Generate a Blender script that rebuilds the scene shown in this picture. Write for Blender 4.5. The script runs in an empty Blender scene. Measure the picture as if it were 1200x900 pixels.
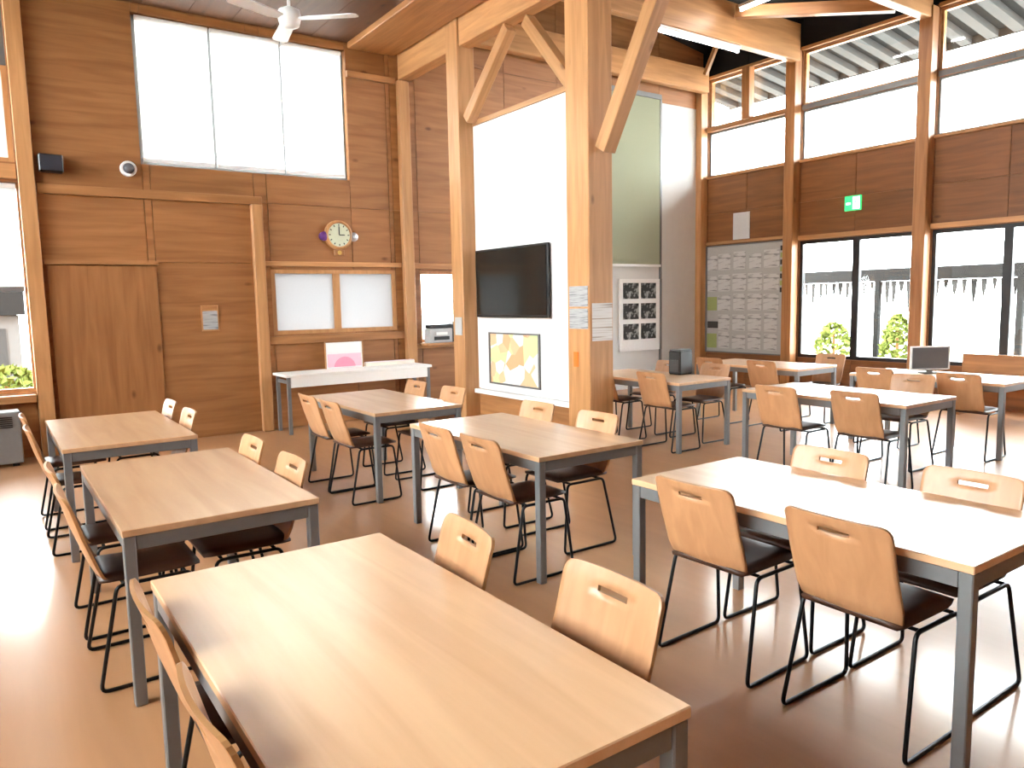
import bpy, bmesh, math, random
from mathutils import Vector, Matrix
random.seed(7)
PI = math.pi
S = bpy.context.scene
COL = S.collection

# ------------------------------------------------------------------ camera
F_PX, YAW, PITCH, ROLL, CAM_H = 882.628, 0.608597, 0.110369, -0.020200, 1.57283
cd = bpy.data.cameras.new('camera'); cam = bpy.data.objects.new('camera', cd); COL.objects.link(cam)
cd.sensor_width = 36.0; cd.lens = F_PX/1200*36.0; cd.clip_start = 0.02; cd.clip_end = 200
fw = Vector((math.sin(YAW)*math.cos(PITCH), math.cos(YAW)*math.cos(PITCH), -math.sin(PITCH)))
r0 = Vector((math.cos(YAW), -math.sin(YAW), 0)); u0 = r0.cross(fw)
rt = math.cos(ROLL)*r0 + math.sin(ROLL)*u0; up = -math.sin(ROLL)*r0 + math.cos(ROLL)*u0
M3 = Matrix((rt, up, -fw)).transposed()
cam.matrix_world = Matrix.Translation((0, 0, CAM_H)) @ M3.to_4x4()
S.camera = cam

# ------------------------------------------------------------------ world, exposure
w = bpy.data.worlds.new('overcast_sky'); S.world = w; w.use_nodes = True
bg = w.node_tree.nodes['Background']; bg.inputs[0].default_value = (0.93, 0.97, 1.0, 1); bg.inputs[1].default_value = 5.0
S.view_settings.view_transform = 'Standard'; S.view_settings.look = 'None'
S.view_settings.gamma = 1.0; S.view_settings.use_curve_mapping = False
S.view_settings.exposure = 2.9

# ------------------------------------------------------------------ materials
def nodes(name):
    m = bpy.data.materials.new(name); m.use_nodes = True
    nt = m.node_tree; b = nt.nodes['Principled BSDF']
    return m, nt, b
def plain(name, col, rough=.5, metal=0, noise=.06, scale=30, coat=0, spec=.5):
    m, nt, b = nodes(name); b.inputs['Specular IOR Level'].default_value = spec
    tc = nt.nodes.new('ShaderNodeTexCoord'); n = nt.nodes.new('ShaderNodeTexNoise'); n.inputs['Scale'].default_value = scale
    n.inputs['Detail'].default_value = 3
    nt.links.new(tc.outputs['Object'], n.inputs['Vector'])
    r = nt.nodes.new('ShaderNodeValToRGB')
    r.color_ramp.elements[0].color = tuple(c*(1-noise) for c in col)+(1,)
    r.color_ramp.elements[1].color = tuple(min(1, c*(1+noise)) for c in col)+(1,)
    nt.links.new(n.outputs['Fac'], r.inputs['Fac']); nt.links.new(r.outputs['Color'], b.inputs['Base Color'])
    b.inputs['Roughness'].default_value = rough; b.inputs['Metallic'].default_value = metal
    b.inputs['Coat Weight'].default_value = coat; b.inputs['Coat Roughness'].default_value = .12
    return m
def wood(name, dark, light, axis, rough=.45, coat=0.0, scale=1.0, coatr=.15, knots=True):
    m, nt, b = nodes(name); N = nt.nodes.new; L = nt.links.new
    tc = N('ShaderNodeTexCoord'); oi = N('ShaderNodeObjectInfo')
    mp = N('ShaderNodeMapping'); st = [9*scale]*3; st['XYZ'.index(axis)] = .7*scale
    mp.inputs['Scale'].default_value = st
    vm = N('ShaderNodeVectorMath'); vm.operation = 'ADD'
    mul = N('ShaderNodeMath'); mul.operation = 'MULTIPLY'; mul.inputs[1].default_value = 37.0
    L(oi.outputs['Random'], mul.inputs[0]); L(tc.outputs['Object'], mp.inputs['Vector'])
    L(mp.outputs['Vector'], vm.inputs[0]); L(mul.outputs[0], vm.inputs[1])
    n = N('ShaderNodeTexNoise'); n.inputs['Scale'].default_value = 1.6; n.inputs['Detail'].default_value = 5; n.inputs['Distortion'].default_value = .6
    L(vm.outputs[0], n.inputs['Vector'])
    r = N('ShaderNodeValToRGB'); r.color_ramp.elements[0].position = .3; r.color_ramp.elements[1].position = .72
    r.color_ramp.elements[0].color = dark+(1,); r.color_ramp.elements[1].color = light+(1,)
    L(n.outputs['Fac'], r.inputs['Fac'])
    # piece to piece variation
    hs = N('ShaderNodeHueSaturation'); mr = N('ShaderNodeMapRange'); mr.inputs['To Min'].default_value = .88; mr.inputs['To Max'].default_value = 1.12
    L(oi.outputs['Random'], mr.inputs['Value']); L(mr.outputs['Result'], hs.inputs['Value']); L(r.outputs['Color'], hs.inputs['Color'])
    out = hs.outputs['Color']
    if knots:
        mk = N('ShaderNodeMapping'); sk = [2.2]*3; sk['XYZ'.index(axis)] = 1.1; mk.inputs['Scale'].default_value = sk
        L(tc.outputs['Object'], mk.inputs['Vector'])
        va = N('ShaderNodeVectorMath'); va.operation = 'ADD'; L(mk.outputs['Vector'], va.inputs[0]); L(mul.outputs[0], va.inputs[1])
        v = N('ShaderNodeTexVoronoi'); v.inputs['Scale'].default_value = 1.4; L(va.outputs[0], v.inputs['Vector'])
        k = N('ShaderNodeValToRGB'); k.color_ramp.elements[0].position = .03; k.color_ramp.elements[1].position = .1
        k.color_ramp.elements[0].color = (.45, .4, .36, 1); k.color_ramp.elements[1].color = (1, 1, 1, 1)
        L(v.outputs['Distance'], k.inputs['Fac'])
        mx = N('ShaderNodeMix'); mx.data_type = 'RGBA'; mx.blend_type = 'MULTIPLY'; mx.inputs['Factor'].default_value = 1
        L(out, mx.inputs[6]); L(k.outputs['Color'], mx.inputs[7]); out = mx.outputs[2]
    L(out, b.inputs['Base Color'])
    bp = N('ShaderNodeBump'); bp.inputs['Strength'].default_value = .06; L(n.outputs['Fac'], bp.inputs['Height']); L(bp.outputs['Normal'], b.inputs['Normal'])
    b.inputs['Roughness'].default_value = rough; b.inputs['Coat Weight'].default_value = coat; b.inputs['Coat Roughness'].default_value = coatr
    return m
def emit(name, col, s):
    m, nt, b = nodes(name); b.inputs['Emission Color'].default_value = col+(1,); b.inputs['Emission Strength'].default_value = s
    b.inputs['Base Color'].default_value = col+(1,); return m
def glassm():
    m = bpy.data.materials.new('window_glass'); m.use_nodes = True; nt = m.node_tree; nt.nodes.clear()
    o = nt.nodes.new('ShaderNodeOutputMaterial'); t = nt.nodes.new('ShaderNodeBsdfTransparent'); g = nt.nodes.new('ShaderNodeBsdfGlossy')
    t.inputs[0].default_value = (.95, .97, .96, 1); g.inputs['Roughness'].default_value = .02
    lw = nt.nodes.new('ShaderNodeLayerWeight'); lw.inputs[0].default_value = .35
    mm = nt.nodes.new('ShaderNodeMath'); mm.operation = 'MULTIPLY'; mm.inputs[1].default_value = .5
    mx = nt.nodes.new('ShaderNodeMixShader')
    nt.links.new(lw.outputs['Fresnel'], mm.inputs[0]); nt.links.new(mm.outputs[0], mx.inputs[0])
    nt.links.new(t.outputs[0], mx.inputs[1]); nt.links.new(g.outputs[0], mx.inputs[2]); nt.links.new(mx.outputs[0], o.inputs[0])
    return m
def translucent(name, col, k=.6):
    m = bpy.data.materials.new(name); m.use_nodes = True; nt = m.node_tree; nt.nodes.clear()
    o = nt.nodes.new('ShaderNodeOutputMaterial'); d = nt.nodes.new('ShaderNodeBsdfDiffuse'); t = nt.nodes.new('ShaderNodeBsdfTranslucent')
    tc = nt.nodes.new('ShaderNodeTexCoord'); n = nt.nodes.new('ShaderNodeTexNoise'); n.inputs['Scale'].default_value = 60
    r = nt.nodes.new('ShaderNodeValToRGB'); r.color_ramp.elements[0].color = tuple(c*.95 for c in col)+(1,); r.color_ramp.elements[1].color = col+(1,)
    nt.links.new(tc.outputs['Object'], n.inputs['Vector']); nt.links.new(n.outputs['Fac'], r.inputs['Fac'])
    nt.links.new(r.outputs['Color'], d.inputs[0]); nt.links.new(r.outputs['Color'], t.inputs[0])
    mx = nt.nodes.new('ShaderNodeMixShader'); mx.inputs[0].default_value = k
    nt.links.new(d.outputs[0], mx.inputs[1]); nt.links.new(t.outputs[0], mx.inputs[2]); nt.links.new(mx.outputs[0], o.inputs[0])
    return m
def printed(name, paper, ink, axes=(1, 2), sx=10, sz=60, thr=.5):
    """rows of blurred print on paper (text too small to read)"""
    m, nt, b = nodes(name); N = nt.nodes.new; L = nt.links.new
    tc = N('ShaderNodeTexCoord'); mp = N('ShaderNodeMapping'); sc = [0, 0, 0]; sc[axes[0]] = sx; sc[axes[1]] = 0
    mp.inputs['Scale'].default_value = [sx, sx, sz]; L(tc.outputs['Object'], mp.inputs['Vector'])
    n = N('ShaderNodeTexNoise'); n.inputs['Scale'].default_value = 1.5; n.inputs['Detail'].default_value = 2; L(mp.outputs['Vector'], n.inputs['Vector'])
    r = N('ShaderNodeValToRGB'); r.color_ramp.elements[0].position = thr-.06; r.color_ramp.elements[1].position = thr+.06
    r.color_ramp.elements[0].color = ink+(1,); r.color_ramp.elements[1].color = paper+(1,)
    L(n.outputs['Fac'], r.inputs['Fac']); L(r.outputs['Color'], b.inputs['Base Color']); b.inputs['Roughness'].default_value = .7
    return m

WD, WL = (.30, .125, .042), (.50, .235, .090)           # golden brown cedar
W = {a: wood('cedar_'+a, WD, WL, a, .42) for a in 'XYZ'}
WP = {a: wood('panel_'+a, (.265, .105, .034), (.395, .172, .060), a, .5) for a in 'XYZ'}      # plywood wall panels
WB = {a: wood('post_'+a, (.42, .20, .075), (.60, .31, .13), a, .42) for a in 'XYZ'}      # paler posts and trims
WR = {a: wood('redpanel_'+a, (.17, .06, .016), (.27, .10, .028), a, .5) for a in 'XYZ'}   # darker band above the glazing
WTOP = wood('table_veneer', (.60, .35, .185), (.74, .47, .265), 'Y', .36, 1.0, .8, .26, knots=False)
WCH = wood('chair_veneer', (.44, .215, .097), (.54, .28, .135), 'Z', .40, .2, 1.2, .25, knots=False)
WEDGE = wood('veneer_edge', (.30, .14, .05), (.44, .23, .09), 'Y', .45, knots=False)
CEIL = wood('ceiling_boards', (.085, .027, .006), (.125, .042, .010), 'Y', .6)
FLOOR = wood('floor_vinyl', (.385, .192, .088), (.435, .222, .104), 'Y', .42, .50, .5, .13, knots=False)
FLOOR.node_tree.nodes['Principled BSDF'].inputs['Specular IOR Level'].default_value = .2
GREY = plain('grey_metal', (.205, .21, .215), .38, .35)
BLACKM = plain('black_rod', (.012, .012, .013), .35, .5)
VINYL = plain('brown_black_vinyl', (.055, .021, .010), .45)
WHITE = plain('white_paint', (.86, .86, .84), .5, noise=.02)
PLASTER = plain('grey_plaster', (.62, .62, .61), .8, noise=.05, scale=6)
WHITEP = plain('white_plastic', (.82, .82, .82), .35, noise=.02)
BLACK = plain('black_plastic', (.010, .010, .011), .35)
SCREEN = plain('dark_screen', (.012, .013, .012), .12)
CHAR = plain('charcoal_roof', (.010, .010, .010), .9)
DKFRAME = plain('dark_aluminium', (.028, .028, .030), .4, .5)
GALV = plain('grey_aluminium', (.20, .20, .20), .45, .4)
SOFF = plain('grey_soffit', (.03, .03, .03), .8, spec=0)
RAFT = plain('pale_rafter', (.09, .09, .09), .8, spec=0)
GLASS = glassm()
BLIND = translucent('roller_blind_cloth', (.88, .88, .86), .6)
FROST = translucent('frosted_pane', (.41, .41, .41), .45)
GREENC = translucent('pale_green_cloth', (.42, .44, .32), .2)
GROUND = plain('pale_ground', (.50, .50, .47), .9, scale=2)
LEAF = plain('pale_green_leaf', (.11, .14, .035), .6, spec=0)
TUBE = emit('fluorescent_tube', (1, .98, .93), 9.0)
PAPERN = printed('notice_print', (.42, .42, .42), (.20, .20, .21), sx=3.5, sz=75, thr=.42)
PAPERB = printed('bulletin_print', (.56, .56, .55), (.25, .25, .25), sx=3, sz=14, thr=.38)
PAPERL = printed('striped_notice_print', (.74, .72, .70), (.40, .32, .26), sx=.9, sz=30, thr=.42)

# ------------------------------------------------------------------ mesh helpers
def me_obj(name, bm, mat, parent=None, loc=(0, 0, 0), smooth=False):
    bmesh.ops.recalc_face_normals(bm, faces=bm.faces)
    me = bpy.data.meshes.new(name); bm.to_mesh(me); bm.free()
    for m in (mat if isinstance(mat, (list, tuple)) else [mat]): me.materials.append(m)
    if smooth:
        for p in me.polygons: p.use_smooth = True
    o = bpy.data.objects.new(name, me); COL.objects.link(o); o.location = loc
    if parent: o.parent = parent
    return o
def box(bm, lo, hi, bev=0, mi=0):
    v = [bm.verts.new((x, y, z)) for x in (lo[0], hi[0]) for y in (lo[1], hi[1]) for z in (lo[2], hi[2])]
    fs = [bm.faces.new([v[i] for i in q]) for q in ((0, 1, 3, 2), (4, 6, 7, 5), (0, 4, 5, 1), (2, 3, 7, 6), (0, 2, 6, 4), (1, 5, 7, 3))]
    for f in fs: f.material_index = mi
    if bev:
        es = list({e for f in fs for e in f.edges})
        bmesh.ops.bevel(bm, geom=es, offset=bev, segments=1, affect='EDGES', material=mi)
def cbox(name, lo, hi, mat, parent=None, bev=0, base=None):
    """one box object with its origin in the middle; base = world location of the parent"""
    c = [(a+b)/2 for a, b in zip(lo, hi)]; h = [abs(b-a)/2 for a, b in zip(lo, hi)]
    bm = bmesh.new(); box(bm, [-x for x in h], h, bev)
    if base: c = [a-b for a, b in zip(c, base)]
    return me_obj(name, bm, mat, parent, c)
def tube(bm, pts, r, n=8, closed=False):
    pts = [Vector(p) for p in pts]; rings = []
    m = len(pts)
    for i, p in enumerate(pts):
        a = pts[(i-1) % m] if (closed or i > 0) else p; b = pts[(i+1) % m] if (closed or i < m-1) else p
        t = (b-a).normalized()
        ref = Vector((0, 1, 0)) if abs(t.y) < .9 else Vector((1, 0, 0))
        u = t.cross(ref).normalized(); v = t.cross(u)
        rings.append([bm.verts.new(p+r*(math.cos(2*PI*k/n)*u+math.sin(2*PI*k/n)*v)) for k in range(n)])
    for i in range(m if closed else m-1):
        A, B = rings[i], rings[(i+1) % m]
        for k in range(n): bm.faces.new((A[k], A[(k+1) % n], B[(k+1) % n], B[k]))
    if not closed:
        bm.faces.new(rings[0]); bm.faces.new(rings[-1][::-1])
def rounded(pts, r, n=4):
    out = []; pts = [Vector(p) for p in pts]; m = len(pts)
    for i in range(m):
        a, p, b = pts[i-1], pts[i], pts[(i+1) % m]
        d1 = (a-p).normalized(); d2 = (b-p).normalized(); p1 = p+d1*r; p2 = p+d2*r
        for k in range(n+1):
            t = k/n; out.append((1-t)**2*p1+2*t*(1-t)*p+t*t*p2)
    return out
def lathe(bm, prof, n=20, c=(0, 0, 0), axis='Z'):
    rings = []
    for r, h in prof:
        ring = []
        for k in range(n):
            a = 2*PI*k/n; p = (r*math.cos(a), r*math.sin(a), h)
            if axis == 'Y': p = (p[0], -p[2], p[1])
            if axis == 'X': p = (p[2], p[0], p[1])
            ring.append(bm.verts.new((p[0]+c[0], p[1]+c[1], p[2]+c[2])))
        rings.append(ring)
    for A, B in zip(rings, rings[1:]):
        for k in range(n): bm.faces.new((A[k], A[(k+1) % n], B[(k+1) % n], B[k]))
    bm.faces.new(rings[0]); bm.faces.new(rings[-1])
def tag(o, label, cat, group=None, kind=None):
    o['label'] = label; o['category'] = cat
    if group: o['group'] = group
    if kind: o['kind'] = kind
    return o
def thing(name, label, cat, loc, rz=0, group=None):
    o = bpy.data.objects.new(name, None); COL.objects.link(o); o.location = loc; o.rotation_euler = (0, 0, rz); o.empty_display_size = .1
    return tag(o, label, cat, group)
def struct(o):
    o['kind'] = 'structure'; return o
def sempty(name, loc=(0, 0, 0)):
    o = bpy.data.objects.new(name, None); COL.objects.link(o); o.location = loc; o.empty_display_size = .1
    return struct(o)
def dup(src, loc, rz, label, group):
    r = src.copy(); COL.objects.link(r); r.location = loc; r.rotation_euler = (0, 0, rz); r['label'] = label
    if group: r['group'] = group
    for ch in list(src.children):
        c = ch.copy(); COL.objects.link(c); c.parent = r
        for g in list(ch.children):
            d = g.copy(); COL.objects.link(d); d.parent = c
    return r

# ------------------------------------------------------------------ the setting
XL, XR, YB, YF = -4.6, 11.0, 9.55, -3.2
ZTOP = 7.6
struct(cbox('floor', (XL-.2, YF-.2, -.1), (XR+.2, YB+.2, 0), FLOOR))
# panel walls: holes in (s0,s1,z0,z1); s runs along the wall
def wall(name, axis, pos, thick, cuts_s, cuts_z, holes, mat, mats=None, gap=.004, pt=.018, face=-1, cells=None):
    root = sempty(name)
    cs = sorted(set(cuts_s) | {h[0] for h in holes} | {h[1] for h in holes}); cz = sorted(set(cuts_z) | {h[2] for h in holes} | {h[3] for h in holes})
    hole = lambda s, z: any(h[0] < s < h[1] and h[2] < z < h[3] for h in holes)
    bm = bmesh.new(); xs = []; run = None
    keepz = {round(z, 4) for z in cuts_z}
    for i in range(len(cs)-1):
        run = None
        for j in range(len(cz)-1):
            s0, s1, z0, z1 = cs[i], cs[i+1], cz[j], cz[j+1]
            if hole((s0+s1)/2, (z0+z1)/2):
                run = None; continue
            b0, b1 = (pos, pos-face*thick); b0, b1 = min(b0, b1), max(b0, b1)
            if axis == 'X': box(bm, (s0, b0, z0), (s1, b1, z1))
            else: box(bm, (b0, s0, z0), (b1, s1, z1))
            f0, f1 = min(pos, pos+face*pt), max(pos, pos+face*pt)
            mm = mat
            if mats:
                for (a, b, c, d, m) in mats:
                    if a < (s0+s1)/2 < b and c < (z0+z1)/2 < d: mm = m
            if run is not None and round(z0, 4) not in keepz: xs[run][3] = z1-gap
            else:
                if mm is not None: xs.append([s0+gap, s1-gap, z0+gap, z1-gap, f0, f1, mm]); run = len(xs)-1
    bmesh.ops.remove_doubles(bm, verts=bm.verts, dist=1e-5)
    seen = {}
    for f in list(bm.faces):
        k = tuple(round(c, 3) for c in f.calc_center_median())
        seen.setdefault(k, []).append(f)
    bmesh.ops.delete(bm, geom=[f for v in seen.values() if len(v) > 1 for f in v], context='FACES_ONLY')
    me_obj('backing', bm, WP['X'] if mat is not WHITE else WHITE, root)
    for (s0, s1, z0, z1, f0, f1, mm) in xs:
        if axis == 'X': cbox('panel', (s0, f0, z0), (s1, f1, z1), mm, root)
        else: cbox('panel', (f0, s0, z0), (f1, s1, z1), mm, root)
    return root
# ---- back wall openings: x0,x1,z0,z1
BH = [(1.60, 4.10, 3.19, 4.83), (3.00, 4.72, 1.20, 2.02), (5.10, 5.75, 1.00, 2.02), (-.16, .44, .69, 2.90), (-.16, .40, 3.11, 4.75)]
wb = wall('wall_back', 'X', YB, .18, [XL, -2.3, .5, 1.68, 2.84, 4.66, 4.88, 6.6, 7.6, 8.6, 9.85, XR],
          [0, 2.09, 2.83, 4.92, ZTOP], BH, WP['X'],
          [(8.6, 11.1, 0, 4.93, None)])
for a_, b_ in ((8.6, 9.85), (9.85, 10.98)): cbox('plaster_panel', (a_+.002, YB-.018, 0), (b_-.002, YB, 4.92), PLASTER, wb)
yb = YB-.018
for lo, hi, m in [((.41, yb-.10, 0), (.56, yb, 4.9), WB['Z']), ((2.78, yb-.09, 0), (2.91, yb, 2.80), WB['Z']), ((4.82, yb-.10, 0), (4.97, yb, 4.55), WB['Z'])]:
    cbox('stud', lo, hi, m, wb, .006)
for lo, hi, m in [((.57, yb-.05, 2.80), (2.92, yb, 2.90), W['X']), ((2.92, yb-.035, 2.06), (4.80, yb, 2.12), WB['X']), ((2.92, yb-.05, 1.08), (4.80, yb, 1.18), W['X']),
                  ((4.98, yb-.05, .92), (5.85, yb, .99), WB['X']), ((4.98, yb-.03, 2.04), (5.85, yb, 2.12), W['X']), ((4.11, yb-.04, 4.50), (4.80, yb, 4.58), W['X']),
                  ((-1.7, yb-.06, 2.93), (.40, yb, 3.08), WB['X']), ((-1.7, yb-.12, .60), (.40, yb, .68), W['X'])]:
    cbox('rail', lo, hi, m, wb, .004)
# ---- right wall: glazing bays between posts
POSTS = [9.5, 7.60, 5.50, 3.40, 1.30, -.80, -2.9]
RH = []
for a, b in zip(POSTS[1:], POSTS[:-1]):
    if a > 1: RH += [(a+.10, b-.10, 3.72, 4.50), (a+.10, b-.10, 4.58, 5.40)]
for a, b in zip(POSTS[2:], POSTS[1:-1]):
    if a > 1: RH.append((a+.10, b-.10, .55, 2.44))
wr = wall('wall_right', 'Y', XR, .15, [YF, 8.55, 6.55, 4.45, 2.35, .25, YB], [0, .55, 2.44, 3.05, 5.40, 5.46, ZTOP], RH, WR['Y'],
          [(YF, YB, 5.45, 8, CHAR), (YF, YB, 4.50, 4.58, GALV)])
# ---- left and front walls (out of view): left windows added to give light
LH = []
for k in range(1, 6):
    y0 = YF+.3+k*2.1
    LH.append((y0, y0+1.95, 2.6, 4.85))
wl = wall('wall_left', 'Y', XL, .15, [YF, YB], [0, ZTOP], LH, WP['Y'], face=1)
FH = []
wf = wall('wall_front', 'X', YF, .15, [XL, XR], [0, ZTOP], FH, WP['X'], face=1)
# ---- ceiling: low boarded part at left, dark raised roof at right
ce = sempty('ceiling')
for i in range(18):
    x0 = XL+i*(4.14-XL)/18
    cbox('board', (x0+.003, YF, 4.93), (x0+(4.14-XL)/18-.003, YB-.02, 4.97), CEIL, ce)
cbox('slab', (XL-.15, YF-.15, 4.98), (4.12, YB+.15, 5.10), CHAR, ce)
cbox('upstand', (4.05, YF, 5.11), (4.12, YB, 7.2), CHAR, ce)
bm = bmesh.new()
for y in (YF-.2, YB+.2):
    for dz in (0, .12):
        bm.verts.new((3.95, y, 6.95+dz)); bm.verts.new((11.3, y, 5.86+dz))
bmesh.ops.convex_hull(bm, input=bm.verts); me_obj('roof_deck', bm, CHAR, ce)

# ------------------------------------------------------------------ windows
wn = [0]
def window(axis, pos, s0, s1, z0, z1, mull, frame, pane=GLASS, fw_=.05, dp=.07, hbars=(), nofr=False):
    """frame and glass set in an opening; mull = positions of uprights"""
    wn[0] += 1; root = sempty('window_%d' % wn[0])
    def b(nm, a0, a1, zz0, zz1, d0, d1, m):
        if axis == 'X': cbox(nm, (a0, pos+d0, zz0), (a1, pos+d1, zz1), m, root)
        else: cbox(nm, (pos+d0, a0, zz0), (pos+d1, a1, zz1), m, root)
    d = dp/2
    b('frame_stile', s0+.001, s0+fw_, z0+.001, z1-.001, -d, d, frame); b('frame_stile', s1-fw_, s1-.001, z0+.001, z1-.001, -d, d, frame)
    b('frame_rail', s0+fw_, s1-fw_, z1-fw_, z1-.001, -d, d, frame); b('frame_rail', s0+fw_, s1-fw_, z0+.001, z0+fw_, -d, d, frame)
    ed = [s0+fw_]
    for m_, w_ in mull:
        b('mullion', m_-w_/2, m_+w_/2, z0+fw_, z1-fw_, -d, d, frame); ed += [m_-w_/2, m_+w_/2]
    ed.append(s1-fw_)
    for k in range(0, len(ed), 2): b('pane', ed[k], ed[k+1], z0+fw_, z1-fw_, -.004, .004, pane)
    return root
window('X', YB+.10, *BH[0], [(2.43, .05), (3.27, .05)], GALV)
window('X', YB+.03, *BH[1], [(3.86, .09)], WB['Z'], FROST, .05)
window('X', YB+.09, *BH[2], [], WB['Z'])
w4 = window('X', YB+.09, *BH[3], [], WB['Z'])
BRIGHT = translucent('white_frosted_pane', (.60, .60, .59), .5)  # frosting and blind cloth added to cut sky glare on the floor
window('X', YB+.09, -.16, .40, 3.11, 4.09, [], WB['Z'], BRIGHT)
window('X', YB+.09, -.16, .40, 4.12, 4.75, [], GALV)
cbox('trim_2', (-.16, YB+.04, 4.0901), (.40, YB+.13, 4.1199), GALV)['kind'] = 'structure'
for h in RH:
    if h[2] < 1: window('Y', XR+.04, h[0], h[1], h[2], h[3], [((h[0]+h[1])/2-.02, .11)], DKFRAME, fw_=.055)
    else: window('Y', XR+.06, h[0], h[1], h[2], h[3], [], WB['Y'] if h[2] > 4 else GALV, fw_=.03)
for h in LH: window('Y', XL-.07, *h, [((h[0]+h[1])/2, .06)], WB['Z'])
for h in FH: window('X', YF-.07, *h, [((h[0]+h[1])/2, .06)], WB['Z'])
# roller blinds in the clerestory of the back wall
for i, (x0, x1, nm) in enumerate([(1.64, 2.415, 'left'), (2.445, 3.255, 'middle'), (3.285, 4.06, 'right')]):
    t = thing('roller_blind', '%s one of three lowered white roller blinds in the high window above the wooden door' % nm, 'blind', ((x0+x1)/2, YB+.03, 3.25), 0)
    hw = (x1-x0)/2
    cbox('cloth', (-hw, -.002, .02), (hw, .002, 1.52), BLIND, t); cbox('bottom_bar', (-hw, -.012, -.03), (hw, .012, .018), WHITEP, t)
    bm = bmesh.new(); lathe(bm, [(.03, -hw), (.03, hw)], 12, (0, 0, 1.545), 'X'); me_obj('roller', bm, WHITEP, t, smooth=False)
t = thing('roller_blind', 'white roller blind half lowered in the tall window at the left edge', 'blind', (.14, YB+.03, 1.80))
cbox('cloth', (-.245, -.002, .03), (.245, .002, 1.05), BRIGHT, t); cbox('bottom_bar', (-.245, -.012, -.03), (.245, .012, .028), GALV, t)
bm = bmesh.new(); lathe(bm, [(.025, -.245), (.025, .245)], 12, (0, 0, 1.07), 'X'); me_obj('roller', bm, WHITEP, t)
# pale green blind and plaster in the recess behind the columns
t = thing('fabric_blind', 'tall pale green fabric blind hanging high on the wall behind the front column', 'blind', (9.25, YB-.06, 2.15))
cbox('cloth', (-.58, -.004, 0), (.58, .004, 2.80), GREENC, t); cbox('bottom_bar', (-.6, -.014, -.04), (.6, .014, 0), WHITEP, t); cbox('head_box', (-.6, -.03, 2.8), (.6, .03, 2.88), GALV, t)
cbox('trim_1', (9.86, yb-.03, 0), (9.90, yb, 5.0), GALV)['kind'] = 'structure'

# ------------------------------------------------------------------ timber frame
def timber(name, label, lo, hi, mat, cat='beam', group=None):
    return tag(cbox(name, lo, hi, mat, None, .008), label, cat, group)
PX0, PX1 = 4.82, 5.08
timber('wooden_column', 'slim square wooden column left of the wall television', (4.82, 7.92, 0), (5.06, 8.18, 5.4), WB['Z'], 'column')
timber('wooden_column', 'thick square wooden column with paper notices right of the wall television', (4.84, 5.60, 0), (5.15, 5.94, 6.3), WB['Z'], 'column')
timber('wooden_beam', 'short pale beam running from the back wall to the slim column', (4.84, 8.19, 4.56), (5.02, 9.50, 4.90), WB['Y'])
timber('wooden_beam', 'pale beam spanning between the two columns above the white partition', (4.84, 5.95, 4.56), (5.02, 7.91, 4.90), WB['Y'])
timber('wooden_beam', 'beam running from the thick column toward the camera overhead', (4.84, YF+.03, 4.56), (5.02, 5.59, 4.90), WB['Y'])
timber('ceiling_girder', 'wide brown girder edging the dark ceiling above the slim column', (4.14, YF+.03, 4.86), (4.80, YB-.03, 5.40), W['Y'])
timber('upper_beam', 'upper brown beam seen between the two column tops', (4.85, YF+.03, 5.0), (5.0, 5.59, 5.35), W['Y'])
timber('upper_beam', 'upper beam above the diagonal braces left of the thick column', (4.85, 5.95, 5.02), (5.0, 7.91, 5.35), W['Y'])
def brace(label, a, b, th=.11, wd=.12, mat=None):
    a, b = Vector(a), Vector(b); L = (b-a).length
    bm = bmesh.new(); box(bm, (-L/2, -wd/2, -th/2), (L/2, wd/2, th/2), .006)
    o = me_obj('knee_brace', bm, mat or WB['X'], None, (a+b)/2)
    d = (b-a).normalized(); z = Vector((0, 0, 1)); yv = z.cross(d).normalized(); zv = d.cross(yv)
    o.rotation_euler = Matrix((d, yv, zv)).transposed().to_euler()
    return tag(o, label, 'brace')
brace('diagonal brace leaning from the slim column up to the beam', (4.93, 7.86, 3.72), (4.93, 6.98, 4.52), .13)
brace('diagonal brace leaning left from the thick column up to the beam', (4.98, 5.99, 3.70), (4.98, 6.72, 4.52), .13)
brace('long diagonal brace leaning right from the thick column toward the ceiling', (4.98, 5.52, 2.98), (4.98, 4.62, 4.50), .15, .15)
for y, z0, z1, lab in [(9.34, 5.16, 5.56, 'far tie beam meeting the corner of the window wall'), (7.52, 5.22, 5.78, 'deep tie beam with a strip light meeting the second window post'), (5.50, 5.26, 5.78, 'tie beam above the exit sign meeting the third window post')]:
    timber('tie_beam', lab, (5.16, y-.07, z0), (10.84, y+.07, z1), WB['X'])
brace('level diagonal brace between two tie beams under the dark roof', (9.2, 7.40, 5.62), (10.25, 5.62, 5.36), .16, .12, W['X'])
brace('short strut standing under the dark roof beside the window wall', (10.5, 8.85, 5.75), (10.5, 9.07, 5.36), .07, .07)
names_ = ['corner', 'second', 'third', 'fourth', 'fifth', 'sixth', 'seventh']
plab = ['wooden post in the far corner left of the bulletin board', 'wooden post between the bulletin board and the glass doors', 'tall wooden post between the two glazed bays at right',
        'fourth window-wall post from the far corner', 'fifth window-wall post from the far corner', 'sixth window-wall post from the far corner', 'last window-wall post nearest the front wall']
for y, lab in zip(POSTS, plab):
    if y < 2: continue
    timber('window_post', lab, (10.80, y-.09, 0), (10.978, y+.09, 5.42), W['Z'] if y < 9 else WB['Z'], 'post')
timber('short_post', 'short wooden post in the high window above the bulletin board', (10.84, 8.42, 4.56), (10.978, 8.58, 5.40), W['Z'], 'post')
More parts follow.
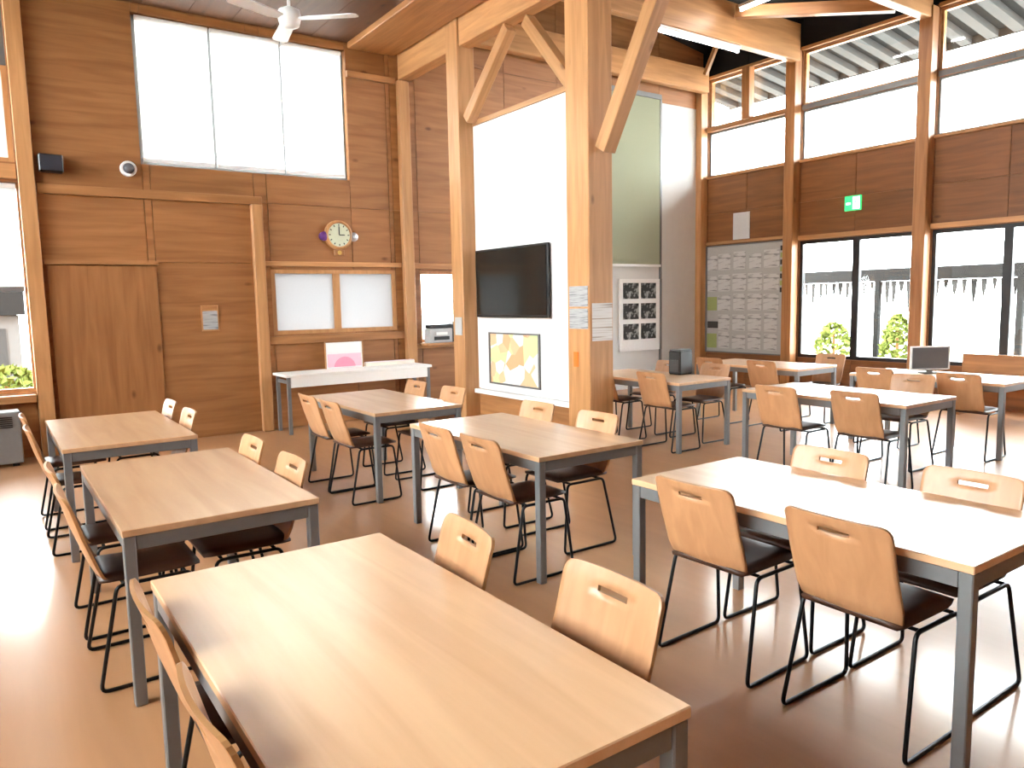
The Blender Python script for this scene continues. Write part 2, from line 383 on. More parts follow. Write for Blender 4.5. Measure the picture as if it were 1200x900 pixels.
for y0, y1, z0, z1, m in [(7.70, 9.40, 4.50, 4.58, W['Y']), (7.70, 9.40, 5.41, 5.46, WB['Y']), (5.60, 7.50, 5.41, 5.46, WB['Y']), (3.5, 5.40, 5.41, 5.46, WB['Y']),
                          (7.70, 9.40, 3.68, 3.72, WB['Y']), (5.60, 7.50, 3.68, 3.72, WB['Y']), (3.5, 5.40, 3.68, 3.72, WB['Y']), (5.6, 7.5, 2.45, 2.52, WB['Y']), (3.5, 5.4, 2.45, 2.52, WB['Y']), (7.7, 9.4, 2.50, 2.55, WB['Y'])]:
    cbox('rail', (10.93, y0, z0), (10.981, y1, z1), m, wr, .004)

# ------------------------------------------------------------------ white partition with TV
PT = thing('white_partition', 'tall white partition panel standing between the two wooden columns', 'partition', (5.04, 7.0, 0))
cbox('panel', (-.03, -1.05, .50), (.03, .91, 3.66), WHITE, PT, .004); cbox('top_trim', (-.04, -1.05, 3.665), (.04, .91, 3.72), WB['Y'], PT)
cbox('base_board', (-.02, -1.05, 0), (.03, .91, .44), W['Y'], PT); cbox('ledge', (-.10, -1.03, .445), (.03, .90, .495), WHITEP, PT)
TV = thing('television', 'large black flat screen television on the white partition', 'television', (4.97, 7.11, 1.38))
bm = bmesh.new(); box(bm, (-.02, -.71, 0), (.015, .72, .80), .006); me_obj('casing', bm, BLACK, TV)
cbox('screen', (-.024, -.685, .03), (-.0205, .695, .775), SCREEN, TV); cbox('wall_bracket', (.016, -.2, .25), (.038, .2, .6), GALV, TV)
bm = bmesh.new(); tube(bm, [(.02, -.74, .80), (.02, -.82, .79), (.02, -.86, .74)], .008); me_obj('side_arm', bm, WHITEP, TV)
MP = thing('framed_map', 'framed map poster in green and orange below the television', 'poster', (5.0, 7.15, .58))
mm, nt, b = nodes('map_print'); tc = nt.nodes.new('ShaderNodeTexCoord'); n = nt.nodes.new('ShaderNodeTexVoronoi'); n.inputs['Scale'].default_value = 6.5
nt.links.new(tc.outputs['Object'], n.inputs['Vector']); r = nt.nodes.new('ShaderNodeValToRGB'); r.color_ramp.interpolation = 'CONSTANT'
r.color_ramp.elements[0].color = (.75, .42, .22, 1); r.color_ramp.elements[1].position = .7; r.color_ramp.elements[1].color = (.8, .8, .76, 1)
for p_, c_ in [(.25, (.62, .72, .35, 1)), (.45, (.78, .78, .74, 1)), (.55, (.8, .52, .3, 1))]: e = r.color_ramp.elements.new(p_); e.color = c_
nt.links.new(n.outputs['Color'], r.inputs['Fac']); nt.links.new(r.outputs['Color'], b.inputs['Base Color'])
cbox('sheet', (-.004, -.50, .02), (.004, .46, .60), mm, MP)
for lo, hi in [((-.012, -.53, 0), (.006, -.502, .62)), ((-.012, .462, 0), (.006, .49, .62)), ((-.012, -.501, 0), (.006, .461, .018)), ((-.012, -.501, .602), (.006, .461, .62))]: cbox('frame_bar', lo, hi, GALV, MP)
# notices
def sheet(name, label, lo, hi, mat, cat='notice'): return tag(cbox(name, lo, hi, mat), label, cat)
sheet('paper_notice', 'upper white paper notice on the left face of the thick column', (4.832, 5.62, 1.50), (4.838, 5.90, 1.70), PAPERN)
sheet('paper_notice', 'lower white paper notice on the left face of the thick column', (4.832, 5.62, 1.28), (4.838, 5.90, 1.48), PAPERN)
sheet('paper_notice', 'striped paper notice on the dark right face of the thick column', (4.87, 5.592, 1.16), (5.13, 5.598, 1.53), PAPERL)
sheet('orange_tag', 'small orange tag low on the left face of the thick column', (4.830, 5.77, .90), (4.838, 5.84, 1.05), plain('orange_plastic', (.80, .20, .03), .4), 'tag')
sheet('paper_notice', 'small grey paper notice low on the slim column', (4.812, 7.96, 1.16), (4.818, 8.12, 1.38), plain('grey_paper', (.5, .5, .5), .8))
PD = thing('door_notice', 'small framed white notice on the big wooden door wall', 'notice', (2.235, yb-.012, 1.28))
cbox('frame', (-.10, 0, 0), (.10, .010, .31), WB['Z'], PD); cbox('sheet', (-.085, -.004, .02), (.085, -.0005, .24), PAPERN, PD); cbox('header_strip', (-.085, -.004, .255), (.085, -.0005, .30), W['X'], PD)
sheet('paper_notice', 'narrow white paper pinned above the bulletin board', (10.968, 8.47, 2.56), (10.976, 8.82, 3.02), plain('white_paper', (.62, .62, .62), .8))
# sliding door on the back wall
D = sempty('door_1', (1.14, yb-.015, 0))
cbox('door_leaf', (-.54, -.01, .02), (.54, .012, 2.05), WP['Z'], D, .004); cbox('door_header', (-.56, -.035, 2.06), (.56, .014, 2.11), W['X'], D)

# bulletin board: papers and magnets
BB = thing('bulletin_board', 'large board covered with grey papers beside the glass doors', 'board', (10.95, 8.555, .56))
cbox('backing', (0, -.82, .02), (.02, .82, 1.90), plain('board_grey', (.42, .42, .41), .6), BB)
for lo, hi in [((-.015, -.85, 0), (.022, -.822, 1.92)), ((-.015, .822, 0), (.022, .85, 1.92)), ((-.015, -.821, 0), (.022, .821, .018)), ((-.015, -.821, 1.902), (.022, .821, 1.92))]: cbox('frame_bar', lo, hi, GALV, BB)
rr = random.Random(3)
G2 = plain('pale_green_paper', (.33, .38, .14), .8); DKP = plain('dark_card', (.03, .03, .03), .6)
ys = [-.72, -.42, -.12, .18, .48]
for j, z in enumerate([.08, .40, .76, 1.10, 1.48]):
    for i, y in enumerate([-.56, -.23, .10, .43, .70]):
        if i == 4 and j == 1: continue
        wdt = rr.uniform(.24, .31) if i < 4 else .22; hg = rr.uniform(.24, .31)
        cbox('paper', (-.006, y-wdt/2, z), (-.001, y+wdt/2, z+hg), G2 if (i == 4 and j in (0, 2)) else PAPERB, BB)
cbox('dark_card', (-.008, .56, .44), (-.001, .80, .56), DKP, BB)
for k in range(7): cbox('tag', (-.012, -.81, 1.06+k*.115), (-.002, -.735, 1.14+k*.115), G2 if k % 2 else DKP, BB)
# photo board in the recess
PB = thing('photo_board', 'white board with six dark photographs behind the thick column', 'board', (9.36, YB-.055, .66))
cbox('board', (-.48, 0, 0), (.48, .03, 1.24), plain('photo_board_white', (.78, .78, .78), .6), PB)
cbox('side_edge', (.482, -.02, 0), (.52, .03, 1.24), GALV, PB)
PHM = [printed('dark_photo_%d' % k, (.30, .30, .29), (.02, .02, .02), sx=7, sz=7, thr=.56) for k in range(2)]
for i in range(2):
    for j in range(3): cbox('photograph', (-.40+i*.42, -.008, .20+j*.35), (-.04+i*.42, -.001, .47+j*.35), PHM[(i+j) % 2], PB)
# exit sign
GRN = emit('exit_green', (.02, .42, .10), .45); EXW = emit('exit_white', (.75, 1, .8), .6)
EX = thing('exit_sign', 'green emergency exit sign with a running figure above the glass doors', 'sign', (10.955, 6.58, 2.83))
cbox('casing', (0, -.13, 0), (.03, .13, .22), GRN, EX, .004)
cbox('doorway', (-.004, -.115, .02), (-.0005, -.005, .20), EXW, EX)
bm = bmesh.new()
lathe(bm, [(.013, -.006), (.013, -.0045)], 10, (0, -.055, .165), 'X')
for p in ([(-.055, .145), (-.045, .10)], [(-.045, .10), (-.075, .075), (-.09, .04)], [(-.045, .10), (-.025, .07), (-.03, .035)], [(-.054, .135), (-.085, .115)], [(-.054, .135), (-.025, .12)]):
    tube(bm, [(-.006, a, c) for a, c in p], .006, 6)
me_obj('running_figure', bm, GRN, EX)
cbox('arrow', (-.004, .03, .09), (-.0005, .10, .12), EXW, EX)

# ------------------------------------------------------------------ wall devices, clock
SP = thing('wall_speaker', 'small black box speaker mounted high on the wall at upper left', 'speaker', (.71, yb-.02, 3.10))
cbox('cabinet', (-.11, -.16, -.09), (.11, -.03, .09), BLACK, SP, .01); cbox('grille', (-.095, -.166, -.075), (.095, -.1605, .075), plain('grille', (.02, .02, .03), .6), SP); cbox('bracket', (-.03, -.0295, -.04), (.03, .019, .04), BLACK, SP)
DC = thing('dome_camera', 'white dome security camera on the wall below the high window', 'camera', (1.46, yb-.001, 3.12))
bm = bmesh.new(); lathe(bm, [(.085, 0), (.085, .05), (.075, .06)], 20, axis='Y'); me_obj('housing', bm, WHITEP, DC)
bm = bmesh.new(); lathe(bm, [(.06, .061), (.055, .085), (.035, .105), (.01, .112)], 16, axis='Y'); me_obj('dome', bm, plain('smoked_dome', (.10, .10, .11), .1), DC, smooth=True)
CL = thing('wall_clock', 'round ornamental wall clock with a pale face above the frosted window', 'clock', (3.90, yb-.001, 2.47))
bm = bmesh.new(); lathe(bm, [(.19, 0), (.19, .05), (.165, .065), (.15, .05)], 28, axis='Y'); me_obj('rim', bm, WB['Z'], CL)
bm = bmesh.new(); lathe(bm, [(.15, .045), (.15, .052)], 28, axis='Y'); me_obj('face', bm, plain('cream_face', (.62, .66, .50), .4), CL)
bm = bmesh.new(); box(bm, (-.006, -.058, 0), (.006, -.054, .11)); box(bm, (0, -.058, -.006), (.075, -.054, .006)); me_obj('hands', bm, BLACK, CL)
for k in range(12):
    a = k*PI/6; bm = bmesh.new(); box(bm, (-.006, -.055, -.012), (.006, -.0525, .012)); o = me_obj('hour_mark', bm, BLACK, CL, (.128*math.sin(a), 0, .128*math.cos(a))); o.rotation_euler = (0, a, 0)
bm = bmesh.new(); lathe(bm, [(.055, 0), (.06, .05), (.02, .07)], 14, (-.205, 0, -.02), 'Y'); me_obj('side_ornament', bm, plain('purple_ornament', (.12, .03, .20), .4), CL)['label'] = 'purple ornament'
bm = bmesh.new(); lathe(bm, [(.055, 0), (.06, .05), (.02, .07)], 14, (.205, 0, -.02), 'Y'); me_obj('side_ornament', bm, plain('silver_ornament', (.5, .5, .52), .3, .7), CL)['label'] = 'silver ornament'
cbox('pendulum_box', (-.07, -.04, -.265), (.07, -.001, -.19), W['Z'], CL, .006); bm = bmesh.new(); lathe(bm, [(.028, .041), (.028, .048)], 14, (0, 0, -.228), 'Y'); me_obj('pendulum_bob', bm, plain('brass', (.6, .4, .12), .3, .8), CL)

# printer-like box on the small window's sill
PR = thing('counter_printer', 'black and white printer on the sill of the small bright window', 'printer', (5.36, YB-.13, 1.0))
cbox('sill_shelf', (-.30, -.12, -.03), (.36, .10, -.001), WB['X'], PR)
cbox('body', (-.24, -.10, 0), (.12, .09, .20), plain('printer_grey', (.45, .45, .46), .4), PR, .01); cbox('lid', (-.23, -.09, .201), (.11, .08, .26), BLACK, PR, .01); cbox('paper_tray', (-.18, -.112, .04), (.06, -.1005, .09), BLACK, PR); cbox('side_unit', (.13, -.10, 0), (.25, .08, .30), BLACK, PR, .008); cbox('output_sheet', (-.15, -.1115, .11), (.03, -.1005, .15), WHITEP, PR)
tag(cbox('grey_notice', (5.76, yb-.06, 1.04), (5.88, yb-.052, 1.22), plain('pale_card', (.6, .6, .6), .8)), 'pale card standing right of the counter printer', 'notice')

# ------------------------------------------------------------------ ceiling fan and strip lights
FN = thing('ceiling_fan', 'white ceiling fan hanging in front of the high blinds', 'fan', (2.62, 7.35, 4.29))
bm = bmesh.new(); lathe(bm, [(.03, -.10), (.09, -.07), (.11, 0), (.10, .07), (.04, .10)], 20); me_obj('motor', bm, WHITEP, FN, smooth=True)
bm = bmesh.new(); lathe(bm, [(.016, .10), (.016, .57)], 10); me_obj('down_rod', bm, WHITEP, FN)
bm = bmesh.new(); lathe(bm, [(.07, .57), (.05, .635)], 16); me_obj('canopy', bm, WHITEP, FN)
for k in range(3):
    a = math.radians(80+120*k); bm = bmesh.new()
    P = [(.10, -.04), (.20, -.07), (.62, -.075), (.66, -.04), (.66, .05), (.62, .075), (.20, .06), (.10, .04)]
    lo = [bm.verts.new((x, y, -.012+y*.15)) for x, y in P]; hi = [bm.verts.new((x, y, .0+y*.15)) for x, y in P]
    bm.faces.new(lo); bm.faces.new(hi)
    for i in range(len(P)): bm.faces.new((lo[i], lo[(i+1) % len(P)], hi[(i+1) % len(P)], hi[i]))
    o = me_obj('blade', bm, WHITEP, FN); o.rotation_euler = (0, 0, a)
def strip(label, loc, L, rz):
    t = thing('strip_light', label, 'light', loc, rz)
    cbox('housing', (-L/2, -.05, .03), (L/2, .05, .075), WHITEP, t, .006)
    bm = bmesh.new(); lathe(bm, [(.016, -L/2+.03), (.016, L/2-.03)], 10, (0, 0, .008), 'X'); me_obj('tube', bm, TUBE, t)
    for s in (-1, 1): cbox('end_cap', (s*(L/2-.012)-.012, -.022, -.014), (s*(L/2-.012)+.012, .022, .029), WHITEP, t)
    return t
strip('white fluorescent strip light along the underside of the deep tie beam', (8.55, 7.52, 5.143), 1.75, 0)
strip('fluorescent strip light between two tie beams at the top edge', (9.05, 6.6, 5.55), 1.2, PI/2)

# ------------------------------------------------------------------ tables
def make_table(x, y, label, L=1.52, Wd=.79, H=.72, glossy=WTOP):
    t = thing('dining_table', label, 'table', (x, y, 0), 0, 'wood-topped dining tables with grey metal legs')
    hx, hy = Wd/2, L/2
    bm = bmesh.new(); box(bm, (-hx, -hy, -.014), (hx, hy, .014), .003); o = me_obj('tabletop', bm, [glossy], t, (0, 0, H-.014))
    s = .045
    for sx in (-1, 1):
        for sy in (-1, 1):
            bm = bmesh.new(); box(bm, (-s/2, -s/2, 0), (s/2, s/2, H-.0285), .004); me_obj('leg', bm, GREY, t, (sx*(hx-s/2-.004), sy*(hy-s/2-.004), 0))
    for sx in (-1, 1): cbox('apron_rail', (sx*(hx-.022)-.014, -hy+s+.005, H-.085), (sx*(hx-.022)+.014, hy-s-.005, H-.0285), GREY, t, .003)
    for sy in (-1, 1): cbox('apron_rail', (-hx+s+.005, sy*(hy-.022)-.014, H-.085), (hx-s-.005, sy*(hy-.022)+.014, H-.0285), GREY, t, .003)
    return t
T0 = make_table(.76, 1.78, 'wood-topped table nearest the camera, filling the bottom left of the photo')
for x, y, lab in [(.765, 3.94, 'wood-topped table in the left row, behind the nearest one'), (.725, 6.07, 'wood-topped table at far left, closest to the big wooden door'),
                  (2.81, 3.985, 'wood-topped table in the second row, standing before the television partition'), (2.83, 6.13, 'wood-topped table in the second row, just in front of the white wall table'),
                  (2.86, 1.80, 'table at right front whose top is white with window glare'), (6.08, 3.69, 'glare-lit table behind the right front table, below the exit sign'),
                  (6.02, 5.92, 'wood-topped table right of the thick column, a black box on it'), (8.02, 5.95, 'farthest table on the right, below the bulletin board and glass doors'),
                  (8.02, 3.80, 'table by the right windows carrying a small grey screen')]:
    dup(T0, (x, y, 0), 0, lab, 'wood-topped dining tables with grey metal legs')

# ------------------------------------------------------------------ chairs
def back_mesh():
    prof = [(-.135, .450), (-.160, .470), (-.180, .515), (-.205, .59), (-.228, .66), (-.248, .735), (-.254, .757), (-.258, .773), (-.266, .795), (-.2705, .808), (-.2735, .816), (-.275, .820)]
    yy = [-.2, -.185, -.15, -.105, -.06, 0, .06, .105, .15, .185, .2]
    r = .034; top = prof[-1][1]; bm = bmesh.new(); th = .011; F = []; B = []
    for (x, z) in prof:
        d = top-z; k = 1.0
        if d < r: k = (.2-r+math.sqrt(max(0, r*r-(r-d)**2)))/.2
        d2 = z-prof[0][1]
        if d2 < r: k = min(k, (.2-.02+.02*d2/r)/.2)
        rf, rb = [], []
        for y in yy:
            yk = y*k if abs(y) > .11 else y
            cx = -.022*(1-(yk/.2)**2)         # gently hollow across
            rf.append(bm.verts.new((x+cx, yk, z))); rb.append(bm.verts.new((x+cx-th, yk, z-.002)))
        F.append(rf); B.append(rb)
    nr, nc = len(prof), len(yy)
    hole = lambda i, j: i == 6 and 4 <= j <= 5
    keep = {(i, j) for i in range(nr-1) for j in range(nc-1) if not hole(i, j)}
    for i, j in keep:
        f = bm.faces.new((F[i][j], F[i][j+1], F[i+1][j+1], F[i+1][j])); f.smooth = True
        f = bm.faces.new((B[i][j], B[i+1][j], B[i+1][j+1], B[i][j+1])); f.smooth = True
        for (di, dj, a, b) in ((-1, 0, (i, j), (i, j+1)), (1, 0, (i+1, j), (i+1, j+1)), (0, -1, (i, j), (i+1, j)), (0, 1, (i, j+1), (i+1, j+1))):
            if (i+di, j+dj) not in keep:
                f = bm.faces.new((F[a[0]][a[1]], F[b[0]][b[1]], B[b[0]][b[1]], B[a[0]][a[1]])); f.material_index = 1
    return bm
def seat_mesh():
    bm = bmesh.new(); nx, ny = 10, 6; A = []; Bv = []
    for i in range(nx+1):
        u = i/nx; ra, rb = [], []
        for j in range(ny+1):
            v = -1+2*j/ny; x = -.185+.395*u; wy = .195*(1-.10*max(0, (u-.75)/.25)**2)*(1 if .02 < u else .95)
            edge = max(abs(v)**6, max(0, (u-.8)/.2)**2*.9, max(0, (.1-u)/.1)**2*.5)
            z = .478-.008*math.sin(PI*u)-.018*edge
            ra.append(bm.verts.new((x, v*wy, z))); rb.append(bm.verts.new((x, v*wy*.97, .446)))
        A.append(ra); Bv.append(rb)
    for i in range(nx):
        for j in range(ny):
            bm.faces.new((A[i][j], A[i+1][j], A[i+1][j+1], A[i][j+1])); bm.faces.new((Bv[i][j], Bv[i][j+1], Bv[i+1][j+1], Bv[i+1][j]))
    for i in range(nx):
        bm.faces.new((A[i][0], Bv[i][0], Bv[i+1][0], A[i+1][0])); bm.faces.new((A[i][ny], A[i+1][ny], Bv[i+1][ny], Bv[i][ny]))
    for j in range(ny):
        bm.faces.new((A[0][j], A[0][j+1], Bv[0][j+1], Bv[0][j])); bm.faces.new((A[nx][j], Bv[nx][j], Bv[nx][j+1], A[nx][j+1]))
    return bm
def make_chair(loc, rz, label, group):
    t = thing('dining_chair', label, 'chair', loc, rz, group)
    o = me_obj('backrest', back_mesh(), [WCH, WEDGE], t); 
    o = me_obj('seat', seat_mesh(), VINYL, t, smooth=True); o['label'] = 'dark vinyl seat'
    R = .0085
    for sy in (-1, 1):
        bm = bmesh.new(); y = sy*.236
        tube(bm, rounded([(-.125, sy*.212, .434), (-.215, y, R), (.212, y, R), (.165, sy*.212, .434)], .03), R, 8, True)
        me_obj('sled_leg', bm, BLACKM, t, smooth=True)
    for x in (-.10, .14):
        bm = bmesh.new(); tube(bm, [(x, -.206, .436), (x, .206, .436)], R-.001, 8); me_obj('crossbar', bm, BLACKM, t, smooth=True)
    return t
CH = []
def C(x, y, face, lab, grp, jit=0): CH.append((x, y, 0 if face > 0 else PI, lab, grp, jit))
g = 'plywood chairs around the nearest left table'
C(.57, 2.12, 1, 'plywood chair seen edge-on, farther of two left of the nearest table', g); C(.57, 1.50, 1, 'plywood chair seen edge-on at the bottom edge, nearer of two left of the nearest table', g)
C(1.02, 2.17, -1, 'pale plywood chair, farther of two on the right side of the nearest table', g, -.14); C(1.08, 1.49, -1, 'pale plywood chair, nearer of two on the right side of the nearest table', g, -.02)
g = 'plywood chairs around the second left table'
C(.49, 4.22, 1, 'plywood chair, farther of two left of the second table in the left row', g); C(.49, 3.62, 1, 'plywood chair, nearer of two left of the second table in the left row', g)
C(.94, 4.36, -1, 'plywood chair, farther of two right of the second table in the left row', g); C(.94, 3.68, -1, 'plywood chair, nearer of two right of the second table in the left row', g)
g = 'plywood chairs around the far left table'
C(.46, 6.45, 1, 'plywood chair, farther of two left of the far left table', g); C(.46, 5.75, 1, 'plywood chair, nearer of two left of the far left table', g)
C(.92, 6.585, -1, 'plywood chair, farther of two peeking over the far left table', g); C(.92, 5.90, -1, 'plywood chair, nearer of two peeking over the far left table', g)
g = 'plywood chairs around the table before the television'
C(2.50, 4.04, 1, 'plywood chair, farther of two backs on the left of the table before the television', g); C(2.50, 3.535, 1, 'plywood chair, nearer of two backs on the left of the table before the television', g)
C(3.05, 4.44, -1, 'plywood chair mostly hidden beyond the table before the television', g); C(3.04, 3.76, -1, 'plywood chair facing left under the thick column, its slotted top over the table edge', g)
g = 'plywood chairs around the table by the white wall table'
C(2.46, 6.17, 1, 'plywood chair, farther of two left of the table before the white wall table', g); C(2.46, 5.67, 1, 'plywood chair, nearer of two left of the table before the white wall table', g)
C(3.10, 6.45, -1, 'plywood chair, farther of two right of the table before the white wall table', g); C(3.10, 5.75, -1, 'plywood chair, nearer of two right of the table before the white wall table', g)
g = 'plywood chairs around the right front table'
C(2.60, 2.07, 1, 'plywood chair with its back to us, left of two at the right front table', g, .03); C(2.61, 1.43, 1, 'largest plywood chair with its back to us, at the right front table', g, -.01)
C(3.06, 2.08, -1, 'plywood chair facing us across the glare-white front table, farther one', g); C(3.08, 1.44, -1, 'plywood chair facing us across the glare-white front table, near right edge', g)
g = 'plywood chairs around the table below the exit sign'
C(5.66, 3.88, 1, 'plywood chair with its back to us, farther at the table below the exit sign', g); C(5.76, 3.24, 1, 'plywood chair with its back to us, nearer at the table below the exit sign', g)
C(6.74, 3.56, -1, 'plywood chair facing us across the table below the exit sign', g)
g = 'plywood chairs at the right window tables'
C(7.66, 3.34, 1, 'plywood chair with its dark back to us at the table with the grey screen', g); C(7.66, 5.52, 1, 'plywood chair with its back to us at the farthest right table, nearer one', g)
C(7.62, 6.25, 1, 'plywood chair with its back to us at the farthest right table, farther one', g); C(8.5, 5.5, -1, 'plywood chair on the window side of the farthest right table', g)
C(7.66, 4.15, 1, 'plywood chair at the table with the grey screen, farther one of two backs', g)
g = 'plywood chairs around the table with the black box'
C(5.80, 5.46, 1, 'plywood chair with its back to us, nearer one at the table with the black box', g); C(5.78, 6.22, 1, 'plywood chair with its back to us, farther one at the table with the black box', g)
C(6.42, 5.60, -1, 'plywood chair on the far side of the table with the black box, nearer one', g); C(6.42, 6.30, -1, 'plywood chair on the far side of the table with the black box, farther one', g)
first = None
for x, y, rz, lab, grp, jit in CH:
    if first is None: first = make_chair((x, y, 0), rz+jit, lab, grp)
    else: dup(first, (x, y, 0), rz+jit, lab, grp)

# ------------------------------------------------------------------ white wall table and what stands on it
WT = thing('wall_table', 'long white table against the back wall below the frosted window', 'table', (3.92, 9.20, 0))
cbox('tabletop', (-1.0, -.26, .70), (1.0, .24, .735), WHITE, WT, .005); cbox('front_apron', (-.93, -.25, .575), (.93, -.225, .699), WHITE, WT)
for sx in (-1, 1):
    for y in (-.22, .18): cbox('leg', (sx*.955-.02, y-.02, 0), (sx*.955+.02, y+.02, .699), GREY, WT)
    cbox('side_rail', (sx*.955-.012, -.19, .62), (sx*.955+.012, .15, .66), GREY, WT)
BR = thing('sign_board', 'white card with a pink circle propped on the white wall table', 'sign', (3.85, 9.36, .736))
PINK = plain('pink_print', (.80, .30, .42), .6)
bm = bmesh.new(); box(bm, (-.25, 0, 0), (.25, .012, .34)); me_obj('card', bm, WHITEP, BR)
cbox('pink_band', (-.235, -.003, .02), (.235, -.0005, .19), plain('pale_pink_print', (.85, .52, .62), .6), BR)
bm = bmesh.new(); lathe(bm, [(.15, 0), (.15, .003)], 24, (0, -.0035, .0), 'Y')
bmesh.ops.bisect_plane(bm, geom=bm.verts[:]+bm.edges[:]+bm.faces[:], plane_co=(0, 0, .02), plane_no=(0, 0, -1), clear_outer=True); me_obj('pink_disc', bm, PINK, BR)
cbox('side_frame', (-.265, -.004, 0), (-.251, .014, .35), WB['Z'], BR); cbox('side_frame', (.251, -.004, 0), (.265, .014, .35), WB['Z'], BR); cbox('easel_foot', (-.05, .013, 0), (.05, .06, .02), WHITEP, BR)
BX = thing('folded_box', 'long cream folded box lying at the back of the white wall table', 'box', (4.50, 9.37, .736))
cbox('body', (-.36, -.05, 0), (.36, .05, .05), plain('cream_card', (.82, .72, .62), .6), BX, .008); cbox('lid_flap', (-.35, -.052, .0505), (.35, .04, .056), plain('pink_card', (.85, .74, .80), .6), BX)
# black box and grey screen on tables
BK = thing('black_box', 'black tabletop box on the table right of the thick column', 'box', (6.34, 5.80, .721))
cbox('body', (-.10, -.09, 0), (.10, .09, .26), BLACK, BK, .012); cbox('lid', (-.09, -.08, .2605), (.09, .08, .275), plain('dark_grey_lid', (.08, .08, .08), .5), BK); cbox('front_panel', (-.105, -.06, .03), (-.1005, .06, .16), plain('box_panel', (.05, .05, .05), .3), BK)
SC = thing('small_screen', 'small grey screen with a white rim on the table by the right windows', 'screen', (8.16, 3.98, .721), -.62)
cbox('panel', (-.19, -.012, .05), (.19, .012, .27), plain('screen_grey', (.13, .13, .135), .4), SC, .004)
for lo, hi in [((-.205, -.014, .04), (-.191, .014, .285)), ((.191, -.014, .04), (.205, .014, .285)), ((-.19, -.014, .271), (.19, .014, .285)), ((-.19, -.014, .036), (.19, .014, .049))]: cbox('rim', lo, hi, WHITEP, SC)
cbox('stand', (-.09, -.06, 0), (.09, .06, .014), GALV, SC); cbox('neck', (-.03, -.008, .0141), (.03, .008, .0355), GALV, SC)
# bench under the right windows, heater at far left
BN = thing('window_bench', 'long dark wooden bench backing onto the right windows', 'bench', (10.55, 3.4, 0))
cbox('back_panel', (-.02, -1.35, .50), (.02, 1.32, .76), W['Y'], BN, .005); cbox('seat_board', (-.42, -1.35, .40), (-.021, 1.32, .44), W['Y'], BN, .005)
for y in (-1.2, 1.2): cbox('leg', (-.38, y-.03, 0), (-.02, y+.03, .399), W['Z'], BN)
for y in (-1.2, 1.2): cbox('back_post', (-.019, y-.03, .4405), (.019, y+.03, .4995), W['Z'], BN)
HT = thing('floor_heater', 'grey box heater on the floor under the left window', 'heater', (-.22, 9.18, 0))
cbox('casing', (-.45, -.13, .03), (.45, .13, .56), plain('heater_grey', (.22, .22, .22), .5, .2), HT, .012)
for k in range(6): cbox('louvre', (-.38, -.138, .40+k*.02), (.38, -.1305, .41+k*.02), DKFRAME, HT)
for s in (-1, 1): cbox('foot', (s*.38-.03, -.10, 0), (s*.38+.03, .10, .0295), DKFRAME, HT)

# ------------------------------------------------------------------ outside
tag(cbox('ground', (-60, -40, -.30), (70, 80, -.16), GROUND), 'pale open ground outside the windows', 'ground')['kind'] = 'structure'
tag(cbox('asphalt_yard', (-14, 9.95, -.159), (5.5, 26, -.13), plain('dark_asphalt', (.035, .036, .036), .9, spec=0)), 'grey paved yard outside the left window', 'yard')['kind'] = 'structure'
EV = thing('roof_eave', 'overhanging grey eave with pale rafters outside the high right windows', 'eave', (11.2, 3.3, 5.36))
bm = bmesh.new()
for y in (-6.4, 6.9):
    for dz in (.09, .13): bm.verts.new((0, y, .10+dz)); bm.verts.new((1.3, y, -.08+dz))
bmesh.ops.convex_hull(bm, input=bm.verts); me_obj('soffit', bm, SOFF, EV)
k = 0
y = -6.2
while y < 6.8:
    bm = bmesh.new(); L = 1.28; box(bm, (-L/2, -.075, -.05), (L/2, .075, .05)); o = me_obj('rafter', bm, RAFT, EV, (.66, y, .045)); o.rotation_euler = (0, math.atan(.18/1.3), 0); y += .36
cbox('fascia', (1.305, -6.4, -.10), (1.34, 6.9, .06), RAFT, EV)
# dark eave beyond the upper left window, deepened unseen to block sky glare
AW = thing('dark_awning', 'dark overhang outside the high window at the far left edge', 'awning', (-.8, 10.2, 4.55))
cbox('roof_sheet', (-1.2, -.45, .42), (1.3, 3.0, .50), CHAR, AW); cbox('fascia', (-1.2, 3.001, .36), (1.3, 3.05, .50), GALV, AW); cbox('gutter', (-1.2, 3.051, .38), (1.3, 3.14, .47), GALV, AW)
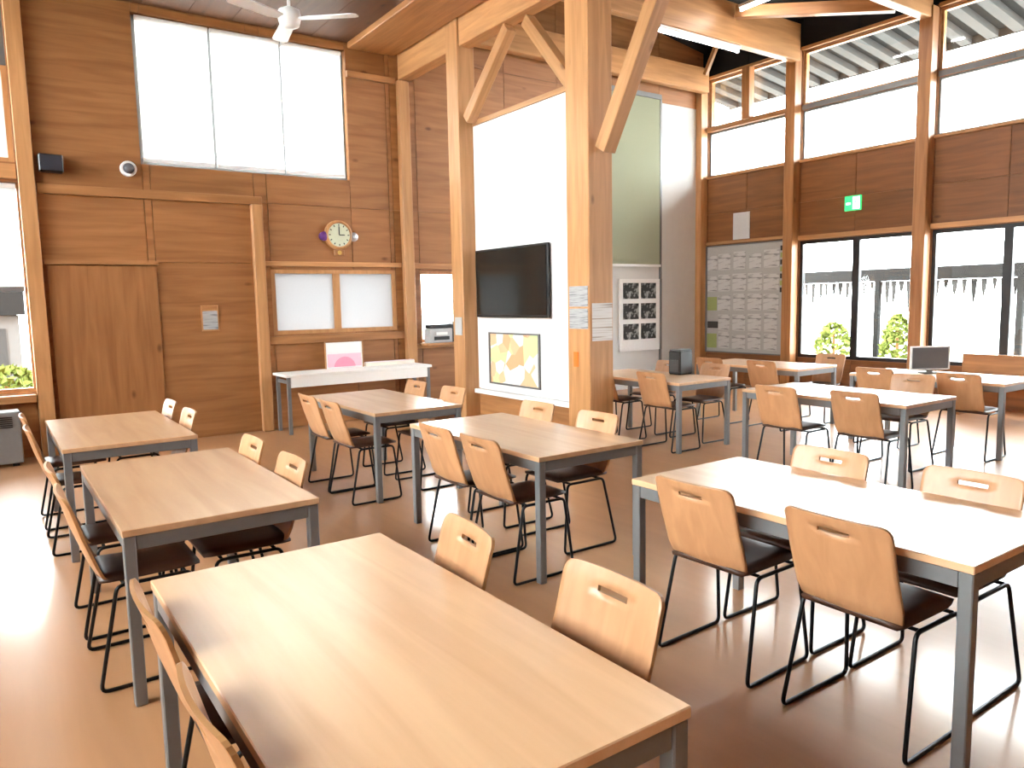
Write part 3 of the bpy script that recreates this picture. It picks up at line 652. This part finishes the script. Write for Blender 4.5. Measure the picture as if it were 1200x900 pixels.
# hanging rail outside the glass doors
HG = thing('hanging_rail', 'grey outdoor rail hung with pale drooping strips beyond the glass doors', 'rail', (15.0, 6.5, -.36))
GW = plain('weathered_grey', (.018, .018, .018), .8, spec=0); GP = plain('pale_strip', (.035, .035, .035), .8, spec=0)
cbox('rail', (-.05, -6, 2.17), (.05, 4.6, 2.42), GW, HG)
for yy in (-5.9, -3.3, -.7, 1.9, 4.5): cbox('post', (-.05, yy-.05, 0), (.05, yy+.05, 2.169), GW, HG)
rr = random.Random(5); yy = -5.75
while yy < 4.4:
    l = rr.uniform(.18, .62); w_ = rr.uniform(.035, .06); bm = bmesh.new()
    vs = [bm.verts.new((s*.01, a, c)) for s in (-1, 1) for a, c in ((-w_, 0), (w_, 0), (w_*.5, -l*.7), (0, -l), (-w_*.6, -l*.6))]
    bm.faces.new(vs[:5]); bm.faces.new(vs[5:][::-1])
    for i in range(5): bm.faces.new((vs[i], vs[(i+1) % 5], vs[5+(i+1) % 5], vs[5+i]))
    me_obj('hanging_strip', bm, GW if rr.random() < .4 else GP, HG, (0, yy, 2.165)); yy += rr.uniform(.12, .19)
def bush(label, c, r, n=500):
    rb = random.Random(int(c[0]*10+c[1])); bm = bmesh.new()
    for _ in range(n):
        a = rb.uniform(0, 2*PI); b_ = rb.uniform(-.2, 1); q = math.sqrt(max(0, 1-b_*b_))*rb.uniform(.7, 1)
        p = Vector((r[0]*q*math.cos(a), r[1]*q*math.sin(a), r[2]*(b_*.8+.2))); s = .09
        d1 = Vector((rb.uniform(-1, 1), rb.uniform(-1, 1), rb.uniform(-1, 1))).normalized()*s; d2 = d1.orthogonal().normalized()*s*.5
        bm.faces.new([bm.verts.new(p+v) for v in (d1, d2, -d1, -d2)])
    t = thing('garden_bush', label, 'bush', c); me_obj('foliage', bm, LEAF, t)
    bm = bmesh.new(); lathe(bm, [(.04, 0), (.03, r[2]*.8)], 8); me_obj('stem', bm, W['Z'], t)
bush('pale green bush outside behind the dark mullion of the glass doors', (14.2, 8.85, -.16), (.40, .45, 1.15))
bush('lower pale green bush outside, right of the dark mullion', (14.6, 7.75, -.16), (.33, .33, 1.3))
bush('pale green shrub outside the left window', (.2, 12.6, -.13), (.8, .6, .9), 900)
SH = thing('garden_shed', 'small grey-roofed outdoor shed seen through the left window', 'shed', (-.5, 16, -.13))
cbox('body', (-1.0, -.5, 0), (1.0, .5, 1.62), plain('shed_white', (.12, .12, .12), .7, spec=0), SH); cbox('roof', (-1.1, -.6, 1.625), (1.1, .6, 2.02), plain('shed_grey', (.02, .02, .02), .7, spec=0), SH); cbox('door', (.2, -.52, .1), (.8, -.501, 1.4), plain('shed_door', (.05, .05, .05), .6, spec=0), SH)
